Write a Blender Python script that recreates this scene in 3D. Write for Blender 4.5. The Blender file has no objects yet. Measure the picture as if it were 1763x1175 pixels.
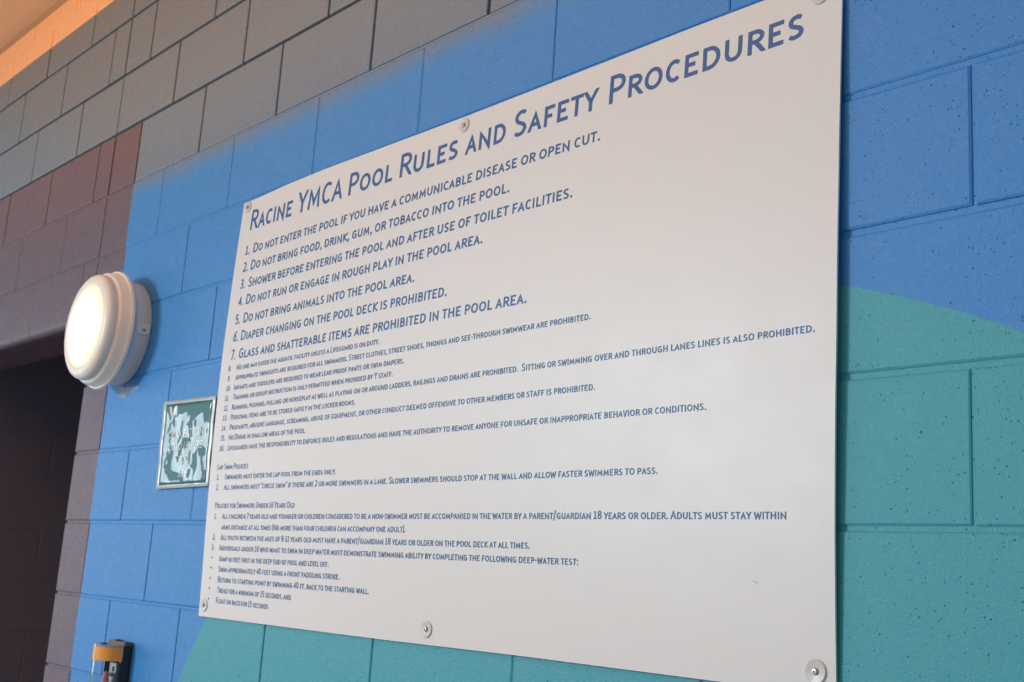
import bpy, bmesh, math, random
from mathutils import Vector, Matrix
random.seed(7)
S = bpy.context.scene
COL = S.collection
U = 0.2032                                   # one course = one half block
FLOOR = -8 * U; CEIL = 9.62 * U

# ------------------------------------------------------------------ camera
cd = bpy.data.cameras.new('camera'); cam = bpy.data.objects.new('camera', cd); COL.objects.link(cam)
r = Vector((0.6700523, 0.73956963, 0.0637705)); u = Vector((0.10898215, -0.18298629, 0.97705625)); f = Vector((-0.73427025, 0.64772894, 0.20321027))
cam.matrix_world = Matrix(((r.x, u.x, -f.x, 3.33634565), (r.y, u.y, -f.y, -1.38424781), (r.z, u.z, -f.z, -0.10398404), (0, 0, 0, 1)))
cd.sensor_width = 36; cd.lens = 2037.0 / 1763 * 36; cd.clip_start = 0.02
cd.dof.use_dof = True; cd.dof.focus_distance = 1.75; cd.dof.aperture_fstop = 11
S.camera = cam
# ------------------------------------------------------------------ world, lights, exposure
S.view_settings.view_transform = 'Standard'; S.view_settings.look = 'None'
S.view_settings.exposure = 0; S.view_settings.gamma = 1; S.view_settings.use_curve_mapping = False
w = bpy.data.worlds.new('world'); S.world = w; w.use_nodes = True
w.node_tree.nodes['Background'].inputs[0].default_value = (0.76, 0.98, 1.12, 1); w.node_tree.nodes['Background'].inputs[1].default_value = 0.29

def spot(name, loc, direction, power, color, size=180, blend=0.05, radius=0.25):
    l = bpy.data.lights.new(name, 'SPOT'); l.energy = power; l.color = color
    l.spot_size = math.radians(size); l.spot_blend = blend; l.shadow_soft_size = radius
    o = bpy.data.objects.new(name, l); COL.objects.link(o); o.location = loc
    o.rotation_euler = Vector(direction).to_track_quat('-Z', 'Y').to_euler(); return o
def area(name, loc, direction, sx, sy, power, color):
    l = bpy.data.lights.new(name, 'AREA'); l.shape = 'RECTANGLE'; l.size = sx; l.size_y = sy; l.energy = power; l.color = color
    o = bpy.data.objects.new(name, l); COL.objects.link(o); o.location = loc
    o.rotation_euler = Vector(direction).to_track_quat('-Z', 'Y').to_euler(); return o
# unseen spot standing in for hall daylight, cone shaped to cut off above
spot('daylight_stand_in', (-3.0, -7.0, 1.25), (0, 0, -1), 1330, (0.78, 0.97, 1.07), 180, 0.025, 0.9)
# warm up-lighter of the pool hall: lights the top of the wall and the ceiling
spot('uplight_lamp', (0.2, -4.2, 0.84), (0, 0, 1), 500, (1.0, 0.45, 0.12), 180, 0.09, 0.25)
area('overhead_fill', (1.8, -1.5, 1.88), (-0.1, 0.35, -1), 1.6, 0.5, 8, (1.0, 0.82, 0.68))  # added warm fill below the ceiling, brightens wall light housing and sign top
# tall window at the far left end of the hall: gives the sheen on gloss paint and laminate
area('window_light', (-6.2, -3.1, 0.15), (1, 0.3, 0), 2.0, 2.3, 50, (0.86, 0.96, 1.05))

# ------------------------------------------------------------------ helpers
def mat(name, base=(0.8, 0.8, 0.8), rough=0.5, metal=0.0, bump=None, **kw):
    m = bpy.data.materials.new(name); m.use_nodes = True; nt = m.node_tree; b = nt.nodes['Principled BSDF']
    b.inputs['Base Color'].default_value = (*base, 1); b.inputs['Roughness'].default_value = rough; b.inputs['Metallic'].default_value = metal
    for k, v in kw.items(): b.inputs[k].default_value = v
    tc = nt.nodes.new('ShaderNodeNewGeometry')
    n = nt.nodes.new('ShaderNodeTexNoise'); n.inputs['Scale'].default_value = (bump or (60, 0, 0))[0]; n.inputs['Detail'].default_value = 4
    nt.links.new(tc.outputs['Position'], n.inputs['Vector'])
    mr = nt.nodes.new('ShaderNodeMapRange'); mr.inputs[3].default_value = max(0.02, rough - .05); mr.inputs[4].default_value = rough + .05
    nt.links.new(n.outputs[0], mr.inputs[0]); nt.links.new(mr.outputs[0], b.inputs['Roughness'])
    if bump:
        bp = nt.nodes.new('ShaderNodeBump'); bp.inputs['Strength'].default_value = bump[1]; bp.inputs['Distance'].default_value = bump[2]
        nt.links.new(n.outputs[0], bp.inputs['Height']); nt.links.new(bp.outputs[0], b.inputs['Normal'])
    return m
def link(name, me, m, parent=None, smooth=False):
    o = bpy.data.objects.new(name, me); COL.objects.link(o)
    if m and not me.materials: me.materials.append(m)
    if smooth: me.shade_smooth()
    if parent: o.parent = parent
    return o
def pymesh(name, v, fc, m, parent=None, smooth=False):
    me = bpy.data.meshes.new(name); me.from_pydata(v, [], fc); me.validate(); me.update()
    return link(name, me, m, parent, smooth)
def bmobj(name, bm, m, parent=None, smooth=False):
    bmesh.ops.recalc_face_normals(bm, faces=bm.faces)
    me = bpy.data.meshes.new(name); bm.to_mesh(me); bm.free(); return link(name, me, m, parent, smooth)
def box(bm, x0, x1, y0, y1, z0, z1, bev=0):
    t = bmesh.ops.create_cube(bm, size=1)
    for v in t['verts']:
        v.co = Vector(((x0 + x1) / 2 + v.co.x * (x1 - x0), (y0 + y1) / 2 + v.co.y * (y1 - y0), (z0 + z1) / 2 + v.co.z * (z1 - z0)))
    if bev:
        es = list({e for v in t['verts'] for e in v.link_edges}); bmesh.ops.bevel(bm, geom=es, offset=bev, segments=2, affect='EDGES')
def empty(name, loc, label, cat, group=None):
    o = bpy.data.objects.new(name, None); COL.objects.link(o); o.location = loc; o['label'] = label; o['category'] = cat
    o.empty_display_size = 0.05
    if group: o['group'] = group
    return o
def lathe(prof, n, m, name, parent, smooth=True, caps=(True, True)):
    """profile of (radius, d) turned round the -y axis through the parent origin"""
    v = []; fc = []
    for R, d in prof:
        for k in range(n):
            a = 2 * math.pi * k / n; v.append((R * math.cos(a), -d, R * math.sin(a)))
    for i in range(len(prof) - 1):
        for k in range(n):
            fc.append((i * n + k, i * n + (k + 1) % n, (i + 1) * n + (k + 1) % n, (i + 1) * n + k))
    if caps[0]: fc.append(tuple(range(n)))
    if caps[1]: fc.append(tuple((len(prof) - 1) * n + k for k in range(n))[::-1])
    bm = bmesh.new(); me = bpy.data.meshes.new(name); me.from_pydata(v, [], fc); bm.from_mesh(me); bpy.data.meshes.remove(me)
    o = bmobj(name, bm, m, parent, smooth)
    if smooth: o.data.set_sharp_from_angle(angle=math.radians(38))
    return o

# ------------------------------------------------------------------ painted block material (mural, laid out in the wall's own metres)
def mural():
    m = bpy.data.materials.new('mural_paint'); m.use_nodes = True; nt = m.node_tree; L = nt.links; N = nt.nodes
    b = N['Principled BSDF']; geo = N.new('ShaderNodeNewGeometry'); sp = N.new('ShaderNodeSeparateXYZ'); L.new(geo.outputs['Position'], sp.inputs[0])
    def math_(op, a, c=None, d=None):
        n = N.new('ShaderNodeMath'); n.operation = op
        for i, x in enumerate((a, c, d)):
            if x is None: continue
            if isinstance(x, (int, float)): n.inputs[i].default_value = x
            else: L.new(x, n.inputs[i])
        return n.outputs[0]
    def mix(fac, a, c):
        n = N.new('ShaderNodeMix'); n.data_type = 'RGBA'; L.new(fac, n.inputs[0])
        for i, x in ((6, a), (7, c)):
            if isinstance(x, tuple): n.inputs[i].default_value = (*x, 1)
            else: L.new(x, n.inputs[i])
        return n.outputs[2]
    def noise(scale, det=3, rough=.55):
        n = N.new('ShaderNodeTexNoise'); n.inputs['Scale'].default_value = scale; n.inputs['Detail'].default_value = det; n.inputs['Roughness'].default_value = rough
        L.new(geo.outputs['Position'], n.inputs['Vector']); return n.outputs[0]
    wob = math_('MULTIPLY', math_('SUBTRACT', noise(90), .5), 0.004)
    X = math_('ADD', sp.outputs[0], wob); Z = math_('ADD', sp.outputs[2], wob)
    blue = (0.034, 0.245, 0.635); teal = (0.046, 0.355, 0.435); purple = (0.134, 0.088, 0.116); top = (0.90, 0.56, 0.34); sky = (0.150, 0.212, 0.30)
    dx = math_('SUBTRACT', X, 2.0088); dz = math_('SUBTRACT', Z, -1.1949)
    rr = math_('SQRT', math_('ADD', math_('MULTIPLY', dx, dx), math_('MULTIPLY', dz, dz)))
    isteal = math_('LESS_THAN', rr, 1.5902)
    c = mix(isteal, blue, teal)
    # the mural's blue is sprayed out into a grey band towards the top
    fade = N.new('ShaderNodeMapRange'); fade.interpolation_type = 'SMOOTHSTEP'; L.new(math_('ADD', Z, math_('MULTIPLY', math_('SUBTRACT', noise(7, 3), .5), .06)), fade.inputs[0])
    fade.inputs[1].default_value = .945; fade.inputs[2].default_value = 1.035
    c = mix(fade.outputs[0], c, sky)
    ispur = math_('MULTIPLY', math_('LESS_THAN', math_('ADD', X, math_('MULTIPLY', math_('SUBTRACT', Z, .508), .0125)), 0.0), math_('LESS_THAN', Z, 6 * U))
    c = mix(ispur, c, purple)
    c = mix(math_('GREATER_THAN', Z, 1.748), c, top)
    # uneven coats of paint
    c = mix(math_('MULTIPLY', noise(5, 4), 0.06), c, (0.25, 0.33, 0.42))
    # pits in the block face, their cavity shade put into the colour
    def pits(scale, thr, size):
        v = N.new('ShaderNodeTexVoronoi'); v.inputs['Scale'].default_value = scale; L.new(geo.outputs['Position'], v.inputs['Vector'])
        s = N.new('ShaderNodeSeparateColor'); L.new(v.outputs['Color'], s.inputs[0])
        dens = math_('MULTIPLY', noise(3.7 + scale * .01, 3), 0.30)
        sel = math_('GREATER_THAN', math_('ADD', s.outputs[0], dens), thr)
        d = math_('ADD', v.outputs['Distance'], math_('MULTIPLY', math_('SUBTRACT', noise(400, 2), .5), .12))
        k = N.new('ShaderNodeMapRange'); L.new(d, k.inputs[0]); k.inputs[1].default_value = size; k.inputs[2].default_value = size * .45
        return math_('MULTIPLY', sel, k.outputs[0])
    p1 = pits(130, 1.09, .19); p2 = pits(60, 1.10, .12); p3 = pits(240, 1.075, .26); p = math_('MAXIMUM', math_('MAXIMUM', p1, p2), p3)
    c = mix(math_('MULTIPLY', p, 0.62), c, (0.035, 0.045, 0.06))
    L.new(c, b.inputs['Base Color'])
    b.inputs['Specular IOR Level'].default_value = 0.36
    rn = N.new('ShaderNodeMapRange'); L.new(noise(25, 4), rn.inputs[0]); rn.inputs[3].default_value = .20; rn.inputs[4].default_value = .36
    L.new(rn.outputs[0], b.inputs['Roughness'])
    h = math_('ADD', math_('MULTIPLY', noise(520, 3, .65), .62), math_('MULTIPLY', noise(110, 4, .6), .55))
    h = math_('SUBTRACT', h, math_('MULTIPLY', p, 1.6))
    bp = N.new('ShaderNodeBump'); bp.inputs['Strength'].default_value = .6; bp.inputs['Distance'].default_value = .0023; L.new(h, bp.inputs['Height'])
    L.new(bp.outputs[0], b.inputs['Normal'])
    return m
MURAL = mural()
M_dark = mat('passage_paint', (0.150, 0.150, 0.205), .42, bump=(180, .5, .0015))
M_ceil = mat('ceiling_paint', (0.85, 0.62, 0.42), .8, bump=(40, .3, .002))
M_floor = mat('floor_tile', (0.45, 0.44, 0.42), .6, bump=(120, .3, .001))
M_gap_shade = mat('gap_shade_tint', (0.36, 0.27, 0.19), .8)  # dark brown carries the shade of the gap under the ceiling

# ------------------------------------------------------------------ wall of concrete blocks
def struct(o): o['kind'] = 'structure'; return o
bm = bmesh.new()
JD = .0028                                    # mortar set back
XL, XR = -11.5 * U, 19 * U; JX = -0.187
box(bm, JX + .026, XR, JD, .19, FLOOR, 5.015 * U)
box(bm, XL, JX + .03, JD, .188, 3 * U + .027, 5.015 * U)
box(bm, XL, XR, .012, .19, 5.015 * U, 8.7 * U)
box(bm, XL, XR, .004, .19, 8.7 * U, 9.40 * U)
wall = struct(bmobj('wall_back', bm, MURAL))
def block_mesh(x0, x1, z0, z1, depth, RL=0, RB=0, b=.0035):
    ys = [depth]; R = max(RL, RB)
    if R: ys += [R, .62 * R, .34 * R]
    ys += [b, b * .35, 0]
    v = []; fc = []
    cx = (x0 + x1) / 2; cz = (z0 + z1) / 2
    def ins(y, rad):
        return 0 if y >= rad else rad - math.sqrt(max(0, rad * rad - (rad - y) ** 2))
    for y in ys:
        n = ins(y, b); l = ins(y, RL) if RL else n; bo = ins(y, RB) if RB else n
        for X, Z in ((x0 + l, z0 + bo), (x1 - n, z0 + bo), (x1 - n, z1 - n), (x0 + l, z1 - n)): v.append((X - cx, y, Z - cz))
    for i in range(len(ys) - 1):
        for k in range(4): fc.append((i * 4 + k, i * 4 + (k + 1) % 4, (i + 1) * 4 + (k + 1) % 4, (i + 1) * 4 + k))
    k = (len(ys) - 1) * 4; fc.append((k, k + 1, k + 2, k + 3)); fc.append((3, 2, 1, 0))
    return v, fc, (cx, 0, cz)
def nudge(ug, v): return (v - 2.5) * (-0.0125 + 0.0023 * max(0, min(ug, 13))) * U
nb = 0
for row in range(-8, 10):
    odd = row % 2 != 0
    right = [(-1 if k < 0 else k) for k in ([-1, 0] if odd else [-1])]
    js = [-1.0] + ([0.0] if odd else []) + [float(k) for k in range(2 if odd else 1, 20, 2)]
    spans = [(js[i], js[i + 1]) for i in range(len(js) - 1)]
    if row >= 3:
        jl = [-1.0] + [-(1.5 if odd else 2.5) - 2 * k for k in range(6)]
        spans += [(jl[i + 1], jl[i]) for i in range(len(jl) - 1)]
    for a, c in spans:
        if c < -9.6 or a > 18.5: continue
        gz = (.0044 if row >= 6 else .0032) + random.uniform(-.0006, .0008); g = (.0038 if row >= 5 else .0016) + random.uniform(-.0006, .0010)
        x0 = a * U + nudge(a, row + .5) + g; x1 = c * U + nudge(c, row + .5) - g
        if a == -1: x0 = -1 * U + (.012 if row >= 3 else (JX + U)) + .0
        if c == -1: x1 = -1 * U + .003
        z0 = row * U + gz; z1 = (row + 1) * U - gz
        if row == 9: z1 = 9.39 * U
        RL = .024 if (row < 3 and a == -1) else 0
        RB = .024 if (row == 3 and c <= -1) else 0
        deep = .189 if (RL or RB) else .03
        if RB: z0 = row * U + .001
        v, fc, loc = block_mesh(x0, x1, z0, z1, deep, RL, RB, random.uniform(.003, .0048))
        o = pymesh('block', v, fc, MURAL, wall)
        o.location = (loc[0], random.uniform(-.0005, .0007), loc[2]); nb += 1
        o.rotation_euler = (random.uniform(-.0012, .0012), 0, random.uniform(-.0012, .0012))
print('blocks', nb)
# ceiling, and a recessed joint along the wall top with its shade painted in
bm = bmesh.new(); box(bm, XL, XR, -4.6, .19, CEIL, CEIL + .2); struct(bmobj('ceiling', bm, M_ceil))
bm = bmesh.new(); box(bm, XL, XR, .010, .19, 9.40 * U, CEIL); struct(bmobj('trim_1', bm, M_gap_shade))
bm = bmesh.new(); box(bm, XL, XR, -4.6, 3.0, FLOOR - .15, FLOOR); struct(bmobj('floor', bm, M_floor))
# passage behind the opening
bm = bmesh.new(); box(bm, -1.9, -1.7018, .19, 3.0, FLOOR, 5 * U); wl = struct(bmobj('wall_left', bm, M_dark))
for row in range(-8, 5):
    off = .305 if row % 2 == 0 else .51
    off = .305 + (U if row % 2 else 0)
    y = off - 2 * U
    while y < 2.9:
        y0 = max(y, .191) + .002; y1 = min(y + 2 * U, 2.99) - .002
        if y1 - y0 > .02:
            v, fc, loc = block_mesh(y0, y1, row * U + .0008, (row + 1) * U - .0008, .02, b=.0018)
            v = [(.0 - q[1], q[0], q[2]) for q in v]
            o = pymesh('block', v, fc, M_dark, wl); o.location = (-1.70, loc[0], loc[2])
        y += 2 * U
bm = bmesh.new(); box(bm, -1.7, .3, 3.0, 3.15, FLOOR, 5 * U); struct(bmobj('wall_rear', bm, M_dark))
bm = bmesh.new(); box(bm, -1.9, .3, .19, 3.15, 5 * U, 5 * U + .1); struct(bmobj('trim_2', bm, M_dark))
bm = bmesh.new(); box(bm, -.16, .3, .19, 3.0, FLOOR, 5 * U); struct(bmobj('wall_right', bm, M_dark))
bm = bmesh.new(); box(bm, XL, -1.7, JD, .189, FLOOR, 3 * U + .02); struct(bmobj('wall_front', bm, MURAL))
# chipped filler under the wall light, part of the wall
M_chip = mat('filler', (0.30, 0.42, 0.58), .5, bump=(200, .8, .002))
vv = []; ff = []
n = 26
for k in range(n):
    a = 2 * math.pi * k / n; rr_ = 1 + .28 * math.sin(3 * a + 1) + .18 * math.sin(7 * a) + random.uniform(-.1, .1)
    vv.append((.135 + .062 * rr_ * math.cos(a), .0005, .368 + .017 * rr_ * math.sin(a)))
for k in range(n):
    q = vv[k]; vv.append((.135 + (q[0] - .135) * .7, -.0022 - random.uniform(0, .0015), .368 + (q[2] - .368) * .7))
for k in range(n): ff.append((k, (k + 1) % n, n + (k + 1) % n, n + k))
ff.append(tuple(range(n, 2 * n))); o = pymesh('filler_patch', vv, ff, M_chip, wall); o['label'] = 'pale flaked filler patch below the wall light'

# ------------------------------------------------------------------ stroke lettering
def arc(cx, cy, rx, ry, a0, a1, n=12):
    return [(cx + rx * math.cos(math.radians(a0 + (a1 - a0) * i / n)), cy + ry * math.sin(math.radians(a0 + (a1 - a0) * i / n))) for i in range(n + 1)]
def cr(pts, n=4):
    out = []; P = [pts[0]] + pts + [pts[-1]]
    for i in range(1, len(P) - 2):
        p0, p1, p2, p3 = P[i - 1:i + 3]
        for k in range(n):
            t = k / n
            out.append(tuple(.5 * (2 * p1[j] + (p2[j] - p0[j]) * t + (2 * p0[j] - 5 * p1[j] + 4 * p2[j] - p3[j]) * t * t + (3 * p1[j] - p0[j] - 3 * p2[j] + p3[j]) * t ** 3) for j in (0, 1)))
    out.append(pts[-1]); return out
Sc = cr([(.93, .93), (.72, .99), (.52, 1.0), (.2, .93), (.05, .75), (.2, .58), (.52, .49), (.85, .38), (.97, .23), (.8, .06), (.47, 0), (.22, .01), (.0, .08)])
G = { # glyph: (width, left bearing, right bearing, [(closed, points)...])
 'A': (.80, .05, .05, [(0, [(0, 0), (.5, 1), (1, 0)]), (0, [(.2, .3), (.8, .3)])]),
 'B': (.70, .14, .09, [(1, [(0, 0), (0, 1), (.45, 1)] + arc(.5, .77, .40, .23, 90, -90, 8) + [(.5, .54)] + arc(.52, .27, .48, .27, 90, -90, 8)), (0, [(0, .54), (.5, .54)])]),
 'C': (.72, .09, .08, [(0, arc(.60, .5, .60, .5, 50, 310, 18))]),
 'D': (.80, .14, .09, [(1, [(0, 0), (0, 1), (.3, 1)] + arc(.35, .5, .65, .5, 90, -90, 14) + [(.3, 0)])]),
 'E': (.63, .14, .10, [(0, [(1, 1), (0, 1), (0, 0), (1, 0)]), (0, [(0, .52), (.88, .52)])]),
 'F': (.60, .14, .06, [(0, [(1, 1), (0, 1), (0, 0)]), (0, [(0, .49), (.88, .49)])]),
 'G': (.78, .09, .12, [(0, arc(.57, .5, .57, .5, 52, 295, 18) + [(.97, .06), (.97, .47), (.55, .47)])]),
 'H': (.79, .14, .14, [(0, [(0, 0), (0, 1)]), (0, [(1, 0), (1, 1)]), (0, [(0, .52), (1, .52)])]),
 'I': (.0, .14, .14, [(0, [(.5, 0), (.5, 1)])]),
 'J': (.36, .04, .13, [(0, [(1, 1), (1, .22)] + arc(.35, .2, .65, .2, 0, -90, 6)[1:] + [(-.1, 0)])]),
 'K': (.74, .14, .03, [(0, [(0, 0), (0, 1)]), (0, [(.95, 1), (.08, .5), (1, 0)])]),
 'L': (.58, .14, .05, [(0, [(0, 1), (0, 0), (1, 0)])]),
 'M': (1.0, .11, .11, [(0, [(.03, 0), (.12, 1), (.5, .22), (.88, 1), (.97, 0)])]),
 'N': (.80, .14, .14, [(0, [(0, 0), (0, 1), (1, 0), (1, 1)])]),
 'O': (.90, .09, .09, [(1, arc(.5, .5, .5, .5, 0, 360, 24)[:-1])]),
 'P': (.68, .14, .06, [(0, [(0, 0), (0, 1), (.4, 1)] + arc(.45, .725, .55, .275, 90, -90, 10) + [(.4, .45), (0, .45)])]),
 'Q': (.90, .09, .09, [(1, arc(.5, .5, .5, .5, 0, 360, 24)[:-1]), (0, [(.55, .22), (1.05, -.16)])]),
 'R': (.72, .14, .04, [(0, [(0, 0), (0, 1), (.4, 1)] + arc(.42, .745, .53, .255, 90, -90, 10) + [(.4, .49), (0, .49)]), (0, [(.42, .49), (1, 0)])]),
 'S': (.66, .08, .08, [(0, Sc)]),
 'T': (.72, .04, .04, [(0, [(0, 1), (1, 1)]), (0, [(.5, 1), (.5, 0)])]),
 'U': (.77, .13, .13, [(0, [(0, 1), (0, .4)] + arc(.5, .36, .5, .36, 180, 360, 12) + [(1, .4), (1, 1)])]),
 'V': (.78, .04, .04, [(0, [(0, 1), (.5, 0), (1, 1)])]),
 'W': (1.16, .04, .04, [(0, [(0, 1), (.24, 0), (.5, .85), (.76, 0), (1, 1)])]),
 'X': (.76, .04, .04, [(0, [(0, 0), (1, 1)]), (0, [(0, 1), (1, 0)])]),
 'Y': (.76, .03, .03, [(0, [(0, 1), (.5, .45), (1, 1)]), (0, [(.5, .5), (.5, 0)])]),
 'Z': (.68, .07, .07, [(0, [(0, 1), (1, 1), (0, 0), (1, 0)])]),
 '0': (.62, .08, .08, [(1, arc(.5, .5, .5, .5, 0, 360, 20)[:-1])]),
 '1': (.52, .09, .09, [(0, [(.02, .82), (.52, 1), (.52, 0)]), (0, [(0, 0), (1, 0)])]),
 '2': (.60, .08, .08, [(0, cr([(.04, .86), (.25, .97), (.5, 1), (.85, .9), (.93, .72), (.8, .5), (.4, .2), (.05, 0)]) + [(1, 0)])]),
 '3': (.60, .08, .08, [(0, cr([(.06, .95), (.45, 1), (.85, .9), (.88, .68), (.62, .54), (.3, .52)])), (0, cr([(.3, .52), (.7, .5), (.98, .3), (.85, .08), (.45, 0), (.0, .05)]))]),
 '4': (.66, .06, .06, [(0, [(.74, 0), (.74, 1), (0, .28), (1, .28)])]),
 '5': (.60, .08, .08, [(0, [(.92, 1), (.14, 1), (.1, .56)] + cr([(.12, .56), (.45, .61), (.82, .54), (.97, .32), (.84, .09), (.45, 0), (.0, .06)])[1:])]),
 '6': (.64, .08, .08, [(1, arc(.5, .31, .5, .31, 0, 360, 16)[:-1]), (0, cr([(.88, 1), (.5, .88), (.15, .62), (.0, .31)]))]),
 '7': (.60, .06, .06, [(0, [(0, 1), (1, 1), (.32, 0)])]),
 '8': (.64, .08, .08, [(1, arc(.5, .76, .42, .24, 0, 360, 14)[:-1]), (1, arc(.5, .26, .5, .26, 0, 360, 14)[:-1])]),
 '9': (.64, .08, .08, [(1, arc(.5, .69, .5, .31, 0, 360, 16)[:-1]), (0, cr([(.12, 0), (.5, .12), (.85, .38), (1, .69)]))]),
}
def ribbon(pts, s, closed, w):
    """mapped centre line -> quads; ends trimmed at the cap height / base line"""
    P = [Vector((p[0], p[1])) for p in pts]; Q = [P[0]]
    for p in P[1:]:
        if (p - Q[-1]).length > 1e-5: Q.append(p)
    if closed and (Q[0] - Q[-1]).length < 1e-5: Q.pop()
    P = Q; n = len(P); h = s / 2
    def nrm(a, b): d = (b - a).normalized(); return Vector((-d.y, d.x))
    Lf = []; Rt = []
    for i in range(n):
        if closed or 0 < i < n - 1:
            n0 = nrm(P[i - 1], P[i]); n1 = nrm(P[i], P[(i + 1) % n]); m = n0 + n1
            m = m.normalized() if m.length > 1e-4 else n0
            k = h / max(.30, m.dot(n0)); Lf.append(P[i] + m * k); Rt.append(P[i] - m * k)
        else:
            j = (0, 1) if i == 0 else (n - 2, n - 1); nn = nrm(P[j[0]], P[j[1]]); d = (P[j[1]] - P[j[0]]).normalized()
            if i == 0: d = -d
            a = P[i] + nn * h; b = P[i] - nn * h
            if abs(d.y) > .35 and (abs(P[i].y - h) < 1e-3 or abs(P[i].y - 1 + h) < 1e-3):
                Y = 0 if P[i].y < .5 else 1
                a = a + d * ((Y - a.y) / d.y); b = b + d * ((Y - b.y) / d.y)
            elif abs(d.y) < .1 and (abs(P[i].x - h) < 1e-3 or abs(P[i].x - w + h) < 1e-3): a = a + d * h; b = b + d * h
            Lf.append(a); Rt.append(b)
    out = []
    for i in range(n if closed else n - 1):
        j = (i + 1) % n; q = [Lf[i], Rt[i], Rt[j], Lf[j]]
        out.append([(v.x, max(-.2, min(1.0, v.y))) for v in q])
    return out
def layout(text, H, h, S_, s_, space=.36):
    """quads in metres from the origin; upper case and digits H tall with stroke S_, small caps h tall with stroke s_"""
    x = 0; out = []; first = True
    def rect(a, b, c, d): out.append([(a, c), (b, c), (b, d), (a, d)])
    for ch in text:
        if ch == ' ': x += space * h / .96; continue
        if ch in '.,:':
            k = s_ * 1.25; x += .13 * h
            rect(x, x + k, 0, k)
            if ch == ':': rect(x, x + k, h * .62, h * .62 + k)
            if ch == ',': out.append([(x + k * .1, -k * 1.0), (x + k * .5, -k * 1.0), (x + k, 0), (x + k * .35, 0)])
            x += k + .07 * h; continue
        if ch == '-': rect(x + .07 * h, x + .45 * h, .42 * h, .42 * h + s_); x += .52 * h; continue
        if ch in '"':
            for q in (0, 1): rect(x + (.08 + .2 * q) * h, x + (.08 + .2 * q) * h + s_ * .9, H * .7, H)
            x += .46 * h; continue
        if ch == '/':
            out.append([(x, -.18 * H), (x + s_, -.18 * H), (x + .34 * H + s_, 1.08 * H), (x + .34 * H, 1.08 * H)]); x += .40 * H + s_; continue
        if ch in '()':
            pts = arc(.5, .45, .30, .66, 120, 240, 8) if ch == '(' else arc(-.1, .45, .30, .66, 60, -60, 8)
            for q in ribbon([(a, b) for a, b in pts], s_ / H, 0, 9): out.append([(x + a * H - (.12 * H if ch == '(' else -.05 * H), b * H) for a, b in q])
            x += .3 * H; continue
        up_ = ch.isupper() or ch.isdigit(); hh = H if up_ else h; st = (S_ if up_ else s_) / hh
        wd, lb, rb, strokes = G[ch.upper()]
        if up_: wd *= .93
        wd = max(wd, st)
        x += lb * hh * (0.8 if up_ else 1)
        for closed, pts in strokes:
            mp = [(st / 2 + a * (wd - st), st / 2 + b * (1 - st)) for a, b in pts]
            for q in ribbon(mp, st, closed, wd): out.append([(x + a * hh, b * hh) for a, b in q])
        x += (wd + rb * (0.8 if up_ else 1)) * hh
    xs = [p[0] for q in out for p in q]; mn = min(xs); mx = max(xs)
    return [[(a - mn, b) for a, b in q] for q in out], mx - mn
WORDS = ((.7708, .9623), (.9845, 1.1746), (1.1995, 1.3622), (1.3892, 1.5794), (1.6034, 1.7218), (1.7473, 1.9664), (1.9925, 2.3868))
def line(text, x0, x1, z0, z1, H, h, S_, s_, place, name, m, parent):
    qs, w = layout(text, H, h, S_, s_)
    if name == 'title_word':                  # each big word of the title is a part of its own
        for wd_, (a, c) in zip(text.split(), WORDS):
            qs, w = layout(wd_, H, h, S_, s_); k = (c - a) / w; v = []; fc = []; print('%.3f %s' % (k, wd_))
            for qd in qs:
                j = len(v)
                for p, b in qd: v.append(place(a + p * k, z0 + b))
                fc.append((j, j + 1, j + 2, j + 3))
            o = pymesh(name, v, fc, m, parent)
        return o
    k = (x1 - x0) / w if x1 else 1.0
    if len(text) > 8: print('%.3f %s' % (k, text[:30]))
    v = []; fc = []
    zz = z1 if z1 is not None else z0; xe = x1 or x0 + w
    for q in qs:
        i = len(v)
        for a, b in q:
            X = x0 + a * k; v.append(place(X, z0 + (zz - z0) * (X - x0) / (xe - x0) + b))
        fc.append((i, i + 1, i + 2, i + 3))
    return pymesh(name, v, fc, m, parent)

# ------------------------------------------------------------------ the big rules sign
def smooth_at(tab, x):
    if x <= tab[0][0]: return tab[0][1]
    for (a, b), (c, d) in zip(tab, tab[1:]):
        if x <= c: t = (x - a) / (c - a); return b + (d - b) * t
    return tab[-1][1]
TOP = [(.72, .802), (.81, .8035), (.92, .809), (1.09, .811), (1.36, .8085), (1.59, .806), (1.97, .807), (2.16, .808), (2.45, .806)]
BOT = [(.72, -.2176), (1.45, -.2175), (1.85, -.215), (2.45, -.2155)]
LEF = [(-.22, .7270), (-.13, .7285), (.15, .7225), (.40, .7190), (.80, .7195)]
RIG = [(-.22, 2.4495), (0, 2.4500), (.27, 2.4533), (.49, 2.4534), (.80, 2.4512)]
def sd0(x, z): t = min(1, max(0, (z + .22) / 1.03)); return .008 + .0125 * math.sin(math.pi * t)
def sd(x, z):
    t = min(1, max(0, (z + .22) / 1.03)); s = min(1, max(0, (x - .72) / 1.73)); return .008 - .0012 * s + (.0125 - .0055 * s) * math.sin(math.pi * t)
def at_sign(x, z):
    """table values were taken for a panel bowed evenly; this one lies closer to the wall on its right side"""
    d0 = sd0(x, z); d1 = sd(x, z); k = (d0 - d1) / (1.38425 - d0); return x - (3.33635 - x) * k, z - (-.10398 - z) * k
M_sign = mat('sign_plastic', (0.685, 0.71, 0.715), .42, bump=(14, .12, .004))
M_ink = mat('sign_ink', (0.008, 0.100, 0.31), .45)
sign = empty('rules_sign', (1.58, 0, -.22), 'large off-white pool rules sign with blue lettering screwed to painted block wall', 'sign')
inv = Matrix.Translation((-1.58, 0, .22))
NX, NZ = 48, 34; v = []; fc = []
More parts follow.
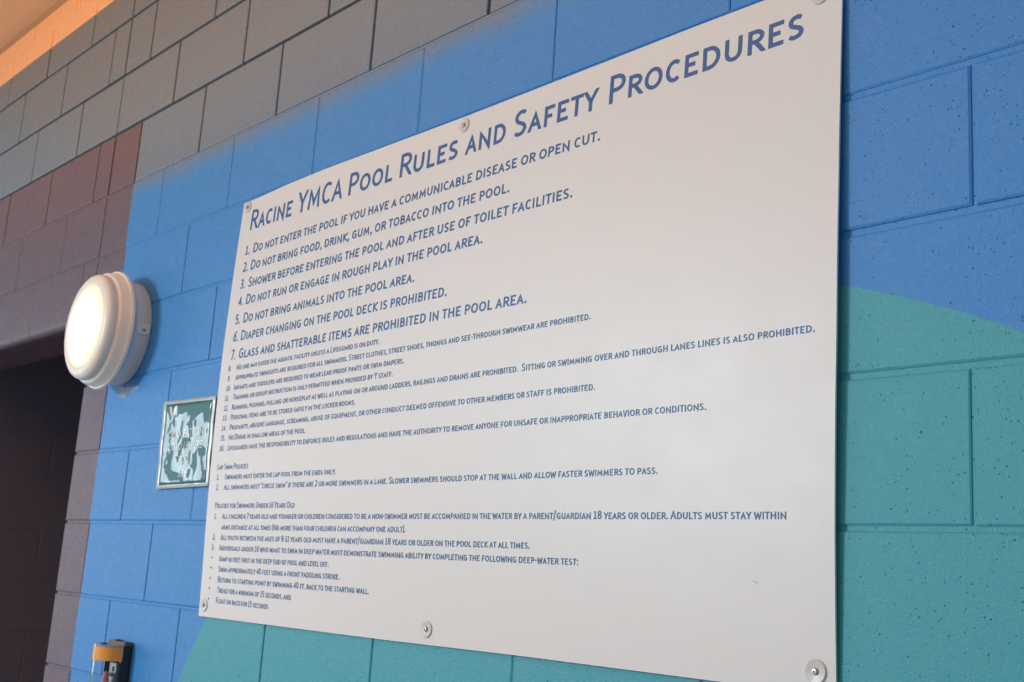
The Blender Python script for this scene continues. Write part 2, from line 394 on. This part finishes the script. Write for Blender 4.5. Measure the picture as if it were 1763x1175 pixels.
for side in (0, 1):
    for j in range(NZ + 1):
        for i in range(NX + 1):
            s_, t_ = i / NX, j / NZ; z = -.217 + t_ * 1.024; x = smooth_at(LEF, z) * (1 - s_) + smooth_at(RIG, z) * s_
            z = smooth_at(BOT, x) * (1 - t_) + smooth_at(TOP, x) * t_
            X_, Z_ = at_sign(x, z); v.append((X_, -(sd(x, z) - side * .0035), Z_))
K = (NX + 1) * (NZ + 1)
for j in range(NZ):
    for i in range(NX):
        a = j * (NX + 1) + i; b = a + 1; c = b + NX + 1; d = a + NX + 1
        fc.append((a, b, c, d)); fc.append((K + d, K + c, K + b, K + a))
for i in range(NX):
    fc.append((i + 1, i, K + i, K + i + 1)); a = NZ * (NX + 1) + i; fc.append((a, a + 1, K + a + 1, K + a))
for j in range(NZ):
    a = j * (NX + 1); b = a + NX + 1; fc.append((a, b, K + b, K + a)); a += NX; b += NX; fc.append((b, a, K + a, K + b))
v = [tuple(inv @ Vector(q)) for q in v]
panel = pymesh('panel', v, fc, M_sign, sign, True); panel.data.set_sharp_from_angle(angle=math.radians(40))
def on_sign(x, z): X_, Z_ = at_sign(x, z); return tuple(inv @ Vector((X_, -(sd(x, z) + .0006), Z_)))
def sl(text, x0, x1, z0, z1=None, big=0, name='lettering'):
    H, h, a, b = ((.0528, .0402, .0074, .0069), (.0250, .0192, .0034, .0032), (.0134, .0103, .00175, .00165))[2 - big]
    o = line(text, x0, x1, z0, z1, H, h, a, b, on_sign, name, M_ink, sign)
sl('Racine YMCA Pool Rules and Safety Procedures', .7708, 2.3868, .7210, .7205, 2, 'title_word')
for n_, tx, x0, x1, z0, z1 in [
 ('1.', 'Do not enter the pool if you have a communicable disease or open cut.', .8035, 1.9769, .6570, .6590),
 ('2.', 'Do not bring food, drink, gum, or tobacco into the pool.', .803, 1.7485, .6131, .6131),
 ('3.', 'Shower before entering the pool and after use of toilet facilities.', .803, 1.9193, .5695, .5670),
 ('4.', 'Do not run or engage in rough play in the pool area.', .803, 1.6841, .5260, .5250),
 ('5.', 'Do not bring animals into the pool area.', .8025, 1.4810, .4795, .4800),
 ('6.', 'Diaper changing on the pool deck is prohibited.', .8015, 1.5905, .4358, .4352),
 ('7.', 'Glass and shatterable items are prohibited in the pool area.', .802, 1.8212, .3910, .3897)]:
    sl(n_, .7640, None, z0, None, 1, 'number'); sl(tx, x0, x1, z0, z1, 1)
for n_, tx, x1, z0, z1 in [
 ('8.', 'No one may enter the aquatic facility unless a Lifeguard is on duty.', 1.3814, .3630, .3632),
 ('9.', 'Appropriate swimsuits are required for all swimmers. Street clothes, street shoes, thongs and see-through swimwear are prohibited.', 1.9833, .3382, .3393),
 ('10.', 'Infants and toddlers are required to wear leak-proof pants or swim diapers.', 1.4719, .3143, .3144),
 ('11.', 'Training or group instruction is only permitted when provided by Y staff.', 1.4383, .2903, .2909),
 ('12.', 'Running, pushing, pulling or horseplay as well as playing on or around ladders, railings and drains are prohibited.  Sitting or swimming over and through lanes lines is also prohibited.', 2.4187, .2657, .2668),
 ('13.', 'Personal items are to be stored safely in the locker rooms.', 1.3147, .2418, .2427),
 ('14.', 'Profanity, abusive language, screaming, abuse of equipment, or other conduct deemed offensive to other members or staff is prohibited.', 2.0014, .2176, .2187),
 ('15.', 'No Diving in shallow areas of the pool.', 1.1348, .1935, .1934),
 ('16.', 'Lifeguards have the responsibility to enforce rules and regulations and have the authority to remove anyone for unsafe or inappropriate behavior or conditions.', 2.2321, .1687, .1705),
 ('1.', 'Swimmers must enter the lap pool from the ends only.', 1.2647, .1004, .1009),
 ('2.', 'All swimmers must "circle swim" if there are 2 or more swimmers in a lane. Slower swimmers should stop at the wall and allow faster swimmers to pass.', 2.1411, .0760, .0783)]:
    sl(n_, .7598, None, z0, None, 0, 'number'); sl(tx, .7985, x1, z0, z1, 0)
sl('Lap Swim Policies', .7590, .9026, .1244, .1239); sl('Policies for Swimmers Under 16 Years Old', .7634, 1.1153, .0338, .0325)
for n_, tx, x0, x1, z0, z1 in [
 ('1.', 'All children 7 years old and younger or children considered to be a non-swimmer must be accompanied in the water by a parent/guardian 18 years or older. Adults must stay within', .8015, 2.3742, .0085, .0103),
 ('', 'arms distance at all times (No more than four children can accompany one adult).', .8031, 1.5145, -.0163, -.0157),
 ('2.', 'All youth between the ages of 8-11 years old must have a parent/guardian 18 years or older on the pool deck at all times.', .8033, 1.8620, -.0402, -.0396),
 ('3.', 'Individuals under 16 who want to swim in deep water must demonstrate swimming ability by completing the following deep-water test:', .8032, 1.9775, -.0641, -.0635),
 ('*', 'Jump in feet first in the deep end of pool and level off.', .8058, 1.2624, -.0895, -.0883),
 ('*', 'Swim approximately 40 feet using a front paddling stroke.', .8062, 1.3045, -.1131, -.1119),
 ('*', 'Return to starting point by swimming 40 ft. back to the starting wall.', .8070, 1.4088, -.1368, -.1357),
 ('*', 'Tread for a minimum of 15 seconds, and', .8080, 1.1277, -.1604, -.1611),
 ('*', 'Float on back for 15 seconds', .8070, 1.0376, -.1840, -.1851)]:
    if n_ == '*':
        cx = .7700; cz = z0 + .0085
        v = [on_sign(cx + .0024 * math.cos(a * math.pi / 5), cz + .0024 * math.sin(a * math.pi / 5)) for a in range(10)]
        pymesh('bullet_mark', v, [tuple(range(10))], M_ink, sign)
    elif n_: sl(n_, .7650, None, z0, None, 0, 'number')
    sl(tx, x0, x1, z0, z1, 0)
# small scratch on the lower right of the panel
sc = [on_sign(2.319, -.0745), on_sign(2.323, -.0755), on_sign(2.328, -.0772), on_sign(2.3275, -.0777), on_sign(2.3225, -.0762), on_sign(2.3185, -.0749)]
o = pymesh('scratch', sc, [(0, 1, 2, 3, 4, 5)], mat('scratch_dirt', (.25, .24, .23), .6), sign); o['label'] = 'tiny dark scratch'

M_wash = mat('washer_plastic', (0.60, 0.60, 0.58), .30, bump=(150, .2, .001)); M_scr = mat('screw_steel', (0.42, 0.40, 0.38), .35, 1.0)
def screw(x, z, R, label, first=[None]):
    y = -(sd(x, z) + .0004); x, z = at_sign(x, z)
    e = empty('sign_screw', (x, y, z), label, 'screw', 'screws with washers holding the rules sign')
    lathe([(R, -.0002), (R, .0014), (R * .94, .0022), (R * .32, .0014), (.0042, .0013)], 32, M_wash, 'washer', e)
    lathe([(.0046, .0012), (.0046, .0030), (.0036, .0044), (.0014, .0046), (.0012, .0032)], 20, M_scr, 'screw_head', e)
for x, z, R, lb in [(.7445, .7870, .0145, 'screw and washer at the top left corner of the rules sign'),
 (1.593, .7871, .0145, 'screw and washer at the middle of the sign top edge, above the title'),
 (2.4140, .7800, .0150, 'screw and washer at the top right corner of the rules sign'),
 (.7520, -.1909, .0150, 'screw and washer at the bottom left corner of the rules sign'),
 (1.5958, -.1890, .0150, 'screw and washer at the middle of the sign bottom edge'),
 (2.4198, -.1868, .0160, 'screw and washer at the bottom right corner of the rules sign')]: screw(x, z, R, lb)

# ------------------------------------------------------------------ round wall light
M_ivory = mat('ivory_enamel', (0.84, 0.80, 0.72), .38, bump=(220, .15, .0006))
lamp = empty('wall_light', (.0999, 0, .5357), 'lit round ivory bulkhead wall light mounted above the laminated notice', 'light')
lathe([(.146, -.001), (.149, .003), (.149, .050), (.1500, .056)], 96, M_ivory, 'housing', lamp)
lathe([(.150, .0545), (.1665, .0560), (.1708, .0600), (.1708, .0660), (.1685, .0690), (.1655, .0690), (.1640, .0705), (.1605, .0920), (.1560, .0985), (.1520, .1000)], 96, M_ivory, 'rim', lamp)
lathe([(.1490, .0970), (.1475, .1010), (.1500, .1040), (.1512, .1090), (.1500, .1160), (.1455, .1235), (.1380, .1285), (.1290, .1305), (.1210, .1300), (.1165, .1280), (.1150, .1255)], 96, M_ivory, 'bezel', lamp)
ml = bpy.data.materials.new('lit_lens'); ml.use_nodes = True; nt = ml.node_tree; b = nt.nodes['Principled BSDF']
tc = nt.nodes.new('ShaderNodeTexCoord'); vm = nt.nodes.new('ShaderNodeVectorMath'); vm.operation = 'MULTIPLY'; vm.inputs[1].default_value = (1, 0, 1)
nt.links.new(tc.outputs['Object'], vm.inputs[0]); vl = nt.nodes.new('ShaderNodeVectorMath'); vl.operation = 'LENGTH'; nt.links.new(vm.outputs[0], vl.inputs[0])
rp = nt.nodes.new('ShaderNodeMapRange'); rp.inputs[1].default_value = .07; rp.inputs[2].default_value = .115; nt.links.new(vl.outputs['Value'], rp.inputs[0])
rc = nt.nodes.new('ShaderNodeValToRGB'); rc.color_ramp.elements[0].color = (1, .95, .76, 1); rc.color_ramp.elements[1].color = (1, .66, .2, 1)
nt.links.new(rp.outputs[0], rc.inputs[0]); nt.links.new(rc.outputs[0], b.inputs['Emission Color']); b.inputs['Emission Strength'].default_value = 1.1
b.inputs['Base Color'].default_value = (.8, .76, .66, 1); b.inputs['Roughness'].default_value = .3
lathe([(.1155, .1240), (.1150, .1290), (.110, .1320), (.095, .1365), (.07, .1405), (.04, .1430), (.012, .1440)], 96, ml, 'lens', lamp)
# side tab with its screw
vt = []; ft = []; rows = 9
for i in range(rows):
    a = math.radians(3 - 11 * i / (rows - 1)); t_ = i / (rows - 1)
    lo = .004 if t_ < .75 else .004 + .006 * (t_ - .75) / .25; hi = .044 if t_ < .7 else .044 - .008 * ((t_ - .7) / .3) ** 2
    for R, d in ((.1488, lo), (.1518, lo), (.1518, hi), (.1488, hi)): vt.append((R * math.cos(a), -d, R * math.sin(a)))
for i in range(rows - 1):
    for k in range(4): ft.append((i * 4 + k, i * 4 + (k + 1) % 4, i * 4 + 4 + (k + 1) % 4, i * 4 + 4 + k))
ft += [(0, 1, 2, 3), tuple(range((rows - 1) * 4, rows * 4))[::-1]]
bm = bmesh.new(); me = bpy.data.meshes.new('t'); me.from_pydata(vt, [], ft); bm.from_mesh(me); tab = bmobj('latch_tab', bm, M_ivory, lamp)
a = math.radians(-3.5); s0 = lathe([(.0042, 0), (.0042, .0012), (.003, .0020), (.0008, .0021)], 16, M_scr, 'screw_head', lamp)
s0.location = (.1516 * math.cos(a), -.022, .1516 * math.sin(a)); s0.rotation_euler = (0, -a, math.pi / 2); s0.parent = tab

# ------------------------------------------------------------------ laminated notice
M_card = mat('teal_card', (0.012, 0.150, 0.165), .5); M_white = mat('white_print', (0.62, 0.68, 0.66), .5)
M_lamb = mat('laminate_border', (0.60, 0.70, 0.72), .22); 
def coat(m):
    """glossy laminate over the print: clear coat with its own soft creases"""
    nt = m.node_tree; b = nt.nodes['Principled BSDF']; b.inputs['Coat Weight'].default_value = 1; b.inputs['Coat Roughness'].default_value = .05; b.inputs['Coat IOR'].default_value = 1.62
    nz = nt.nodes.new('ShaderNodeTexNoise'); nz.inputs['Scale'].default_value = 13; nz.inputs['Detail'].default_value = 1.5
    gg = nt.nodes.new('ShaderNodeNewGeometry'); nt.links.new(gg.outputs['Position'], nz.inputs['Vector'])
    bb = nt.nodes.new('ShaderNodeBump'); bb.inputs["Strength"].default_value = .8; bb.inputs['Distance'].default_value = .015
    nt.links.new(nz.outputs[0], bb.inputs['Height']); nt.links.new(bb.outputs[0], b.inputs['Coat Normal'])
for m in (M_card, M_white, M_lamb): coat(m)
note = empty('laminated_notice', (.548, 0, .085), 'teal laminated notice in clear pouch hung between wall light and big sign', 'notice')
ni = Matrix.Translation((-.548, 0, -.085))
C4 = ((.416, .085), (.701, .088), (.686, .311), (.401, .317))
def nd(s, t): return .0062 + .0016 * math.sin(2.6 * math.pi * s + .8 + 1.6 * t) * (0.4 + .6 * math.sin(math.pi * t)) + .0008 * math.sin(5 * math.pi * t + 3 * s) + .002 * s
def sheet(s0, s1, t0, t1, lift, m, name, nx=26, nz_=20, thick=.0005):
    v = []; fc = []
    for side in (0, 1):
        for j in range(nz_ + 1):
            for i in range(nx + 1):
                s = s0 + (s1 - s0) * i / nx; t = t0 + (t1 - t0) * j / nz_
                (ax, az), (bx_, bz), (cx, cz), (dx, dz) = C4
                x = (ax * (1 - s) + bx_ * s) * (1 - t) + (dx * (1 - s) + cx * s) * t; z = (az * (1 - s) + bz * s) * (1 - t) + (dz * (1 - s) + cz * s) * t
                v.append(tuple(ni @ Vector((x, -(nd(s, t) + lift - side * thick), z))))
    K = (nx + 1) * (nz_ + 1)
    for j in range(nz_):
        for i in range(nx):
            a = j * (nx + 1) + i; fc.append((a, a + 1, a + nx + 2, a + nx + 1)); fc.append((K + a + nx + 1, K + a + nx + 2, K + a + 1, K + a))
    for i in range(nx): a = i; fc.append((a + 1, a, K + a, K + a + 1)); a = nz_ * (nx + 1) + i; fc.append((a, a + 1, K + a + 1, K + a))
    for j in range(nz_): a = j * (nx + 1); b_ = a + nx + 1; fc.append((a, b_, K + b_, K + a)); a += nx; b_ += nx; fc.append((b_, a, K + a, K + b_))
    return pymesh(name, v, fc, m, note, True)
sheet(0, 1, 0, 1, 0, M_lamb, 'pouch'); sheet(.062, .945, .040, .960, .0007, M_card, 'card', thick=.0004)
def st(x, z):
    s = .5; t = .5
    for _ in range(8):
        xl = .416 + (.401 - .416) * t; s = (x - xl) / .285; zb = .085 + .003 * s; zt = .317 - .006 * s; t = (z - zb) / (zt - zb)
    return s, t
def on_note(x, z): s, t = st(x, z); return tuple(ni @ Vector((x, -(nd(s, t) + .0013), z)))
for tx, x0, x1, z in [('MAX PATRON', .466, .646, .2165), ('LOAD LEISURE', .465, .651, .183), ('POOL', .530, .592, .149), ('126', .533, .583, .1145)]:
    line(tx, x0, x1, z, None, .0195, .0195, .0030, .0030, on_note, 'lettering', M_white, note)
yq = [[(.440, .300), (.452, .300), (.462, .281), (.455, .272)], [(.472, .300), (.484, .300), (.463, .258), (.451, .258)]]
v = []; fc = []
for q in yq:
    i = len(v); v += [on_note(*p) for p in q]; fc.append((i, i + 1, i + 2, i + 3))
pymesh('emblem', v, fc, M_white, note)['label'] = 'white letter Y emblem in the top left corner'

# ------------------------------------------------------------------ clear holder at the lower left
M_black = mat('black_metal', (0.02, 0.02, 0.024), .3); M_orange = mat('orange_band', (0.78, 0.36, 0.07), .28)
M_lid = mat('grey_lid', (0.38, 0.42, 0.46), .22, .6); M_rust = mat('worn_bracket', (0.16, 0.12, 0.10), .5, .5, bump=(300, .9, .002))
M_chrome = mat('chrome_clip', (0.34, 0.31, 0.29), .38, 0.9); M_red = mat('red_rubber', (0.66, 0.20, 0.24), .45)
M_clear = bpy.data.materials.new('clear_acrylic'); M_clear.use_nodes = True; b = M_clear.node_tree.nodes['Principled BSDF']
b.inputs['Base Color'].default_value = (.93, .97, 1, 1); b.inputs['Transmission Weight'].default_value = 1; b.inputs['Roughness'].default_value = .04; b.inputs['IOR'].default_value = 1.35
HX, HZ = .335, -.60
hol = empty('emergency_holder', (HX, 0, HZ), 'clear upright plastic holder with orange band and black wall bracket, bottom left', 'holder')
ZT = -.312 - HZ
bm = bmesh.new(); box(bm, -.05, .05, -.006, 0, 0, ZT, .0015); box(bm, .042, .05, -.028, -.004, 0, ZT - .002, .001); box(bm, -.05, -.042, -.028, -.004, 0, ZT - .002, .001); bmobj('bracket', bm, M_black, hol)
bm = bmesh.new(); box(bm, -.052, .052, -.024, 0, ZT - .003, ZT + .007, .002); box(bm, -.03, -.012, -.02, -.004, ZT + .006, ZT + .010, .001); bmobj('bracket_top', bm, M_rust, hol)
def shell(z0, z1, rx, ry, th_, y0, m, name, n=28, cap=False):
    v = []; fc = []
    for k in range(n + 1):
        a = math.pi * k / n
        for R1, R2 in ((rx, ry), (rx - th_, ry - th_)):
            for z in (z0, z1): v.append((-R1 * math.cos(a), -y0 - R2 * math.sin(a), z))
    for k in range(n):
        a = 4 * k; b_ = a + 4
        fc += [(a, b_, b_ + 1, a + 1), (a + 3, b_ + 3, b_ + 2, a + 2), (a + 1, b_ + 1, b_ + 3, a + 3), (b_, a, a + 2, b_ + 2)]
    fc += [(0, 1, 3, 2), (4 * n + 1, 4 * n, 4 * n + 2, 4 * n + 3)]
    if cap: fc.append(tuple(4 * k + 1 for k in range(n + 1)))
    bm = bmesh.new(); me = bpy.data.meshes.new('t'); me.from_pydata(v, [], fc); bm.from_mesh(me); o = bmobj(name, bm, m, hol, True); o.data.set_sharp_from_angle(angle=math.radians(40)); return o
shell(0, ZT - .004, .049, .0525, .0022, .025, M_clear, 'cover')
shell(ZT - .040, ZT - .006, .0502, .0537, .0010, .025, M_orange, 'band')
v = [(-.051 * math.cos(math.pi * k / 28), -.025 - .0545 * math.sin(math.pi * k / 28), z) for z in (ZT - .0055, ZT - .001) for k in range(29)]
fc = [tuple(range(29))[::-1], tuple(range(29, 58))] + [(k, (k + 1) % 29, 29 + (k + 1) % 29, 29 + k) for k in range(29)]
bm = bmesh.new(); me = bpy.data.meshes.new('t'); me.from_pydata(v, [], fc); bm.from_mesh(me); lid = bmobj('lid', bm, M_lid, hol)
bm = bmesh.new(); bmesh.ops.create_cone(bm, cap_ends=True, segments=20, radius1=.0085, radius2=.007, depth=.003); o = bmobj('plug', bm, M_black, lid); o.location = (-.008, -.052, ZT + .0005)
bm = bmesh.new(); box(bm, .000, .041, -.034, -.0295, ZT - .100, ZT - .045, .0012); box(bm, .004, .040, -.044, -.034, ZT - .078, ZT - .070, .002); box(bm, .014, .026, -.037, -.033, ZT - .066, ZT - .054, .001); bmobj('clip', bm, M_chrome, hol)
bm = bmesh.new(); bmesh.ops.create_uvsphere(bm, u_segments=20, v_segments=14, radius=1)
for q in bm.verts: q.co = Vector((q.co.x * .013 + .016, q.co.y * .012 - .048, ZT - .135 + q.co.z * .07))
bmobj('bulb', bm, M_red, hol, True)
bm = bmesh.new(); box(bm, -.05, .05, -.079, 0, -.006, 0, .002); bmobj('base', bm, M_black, hol)
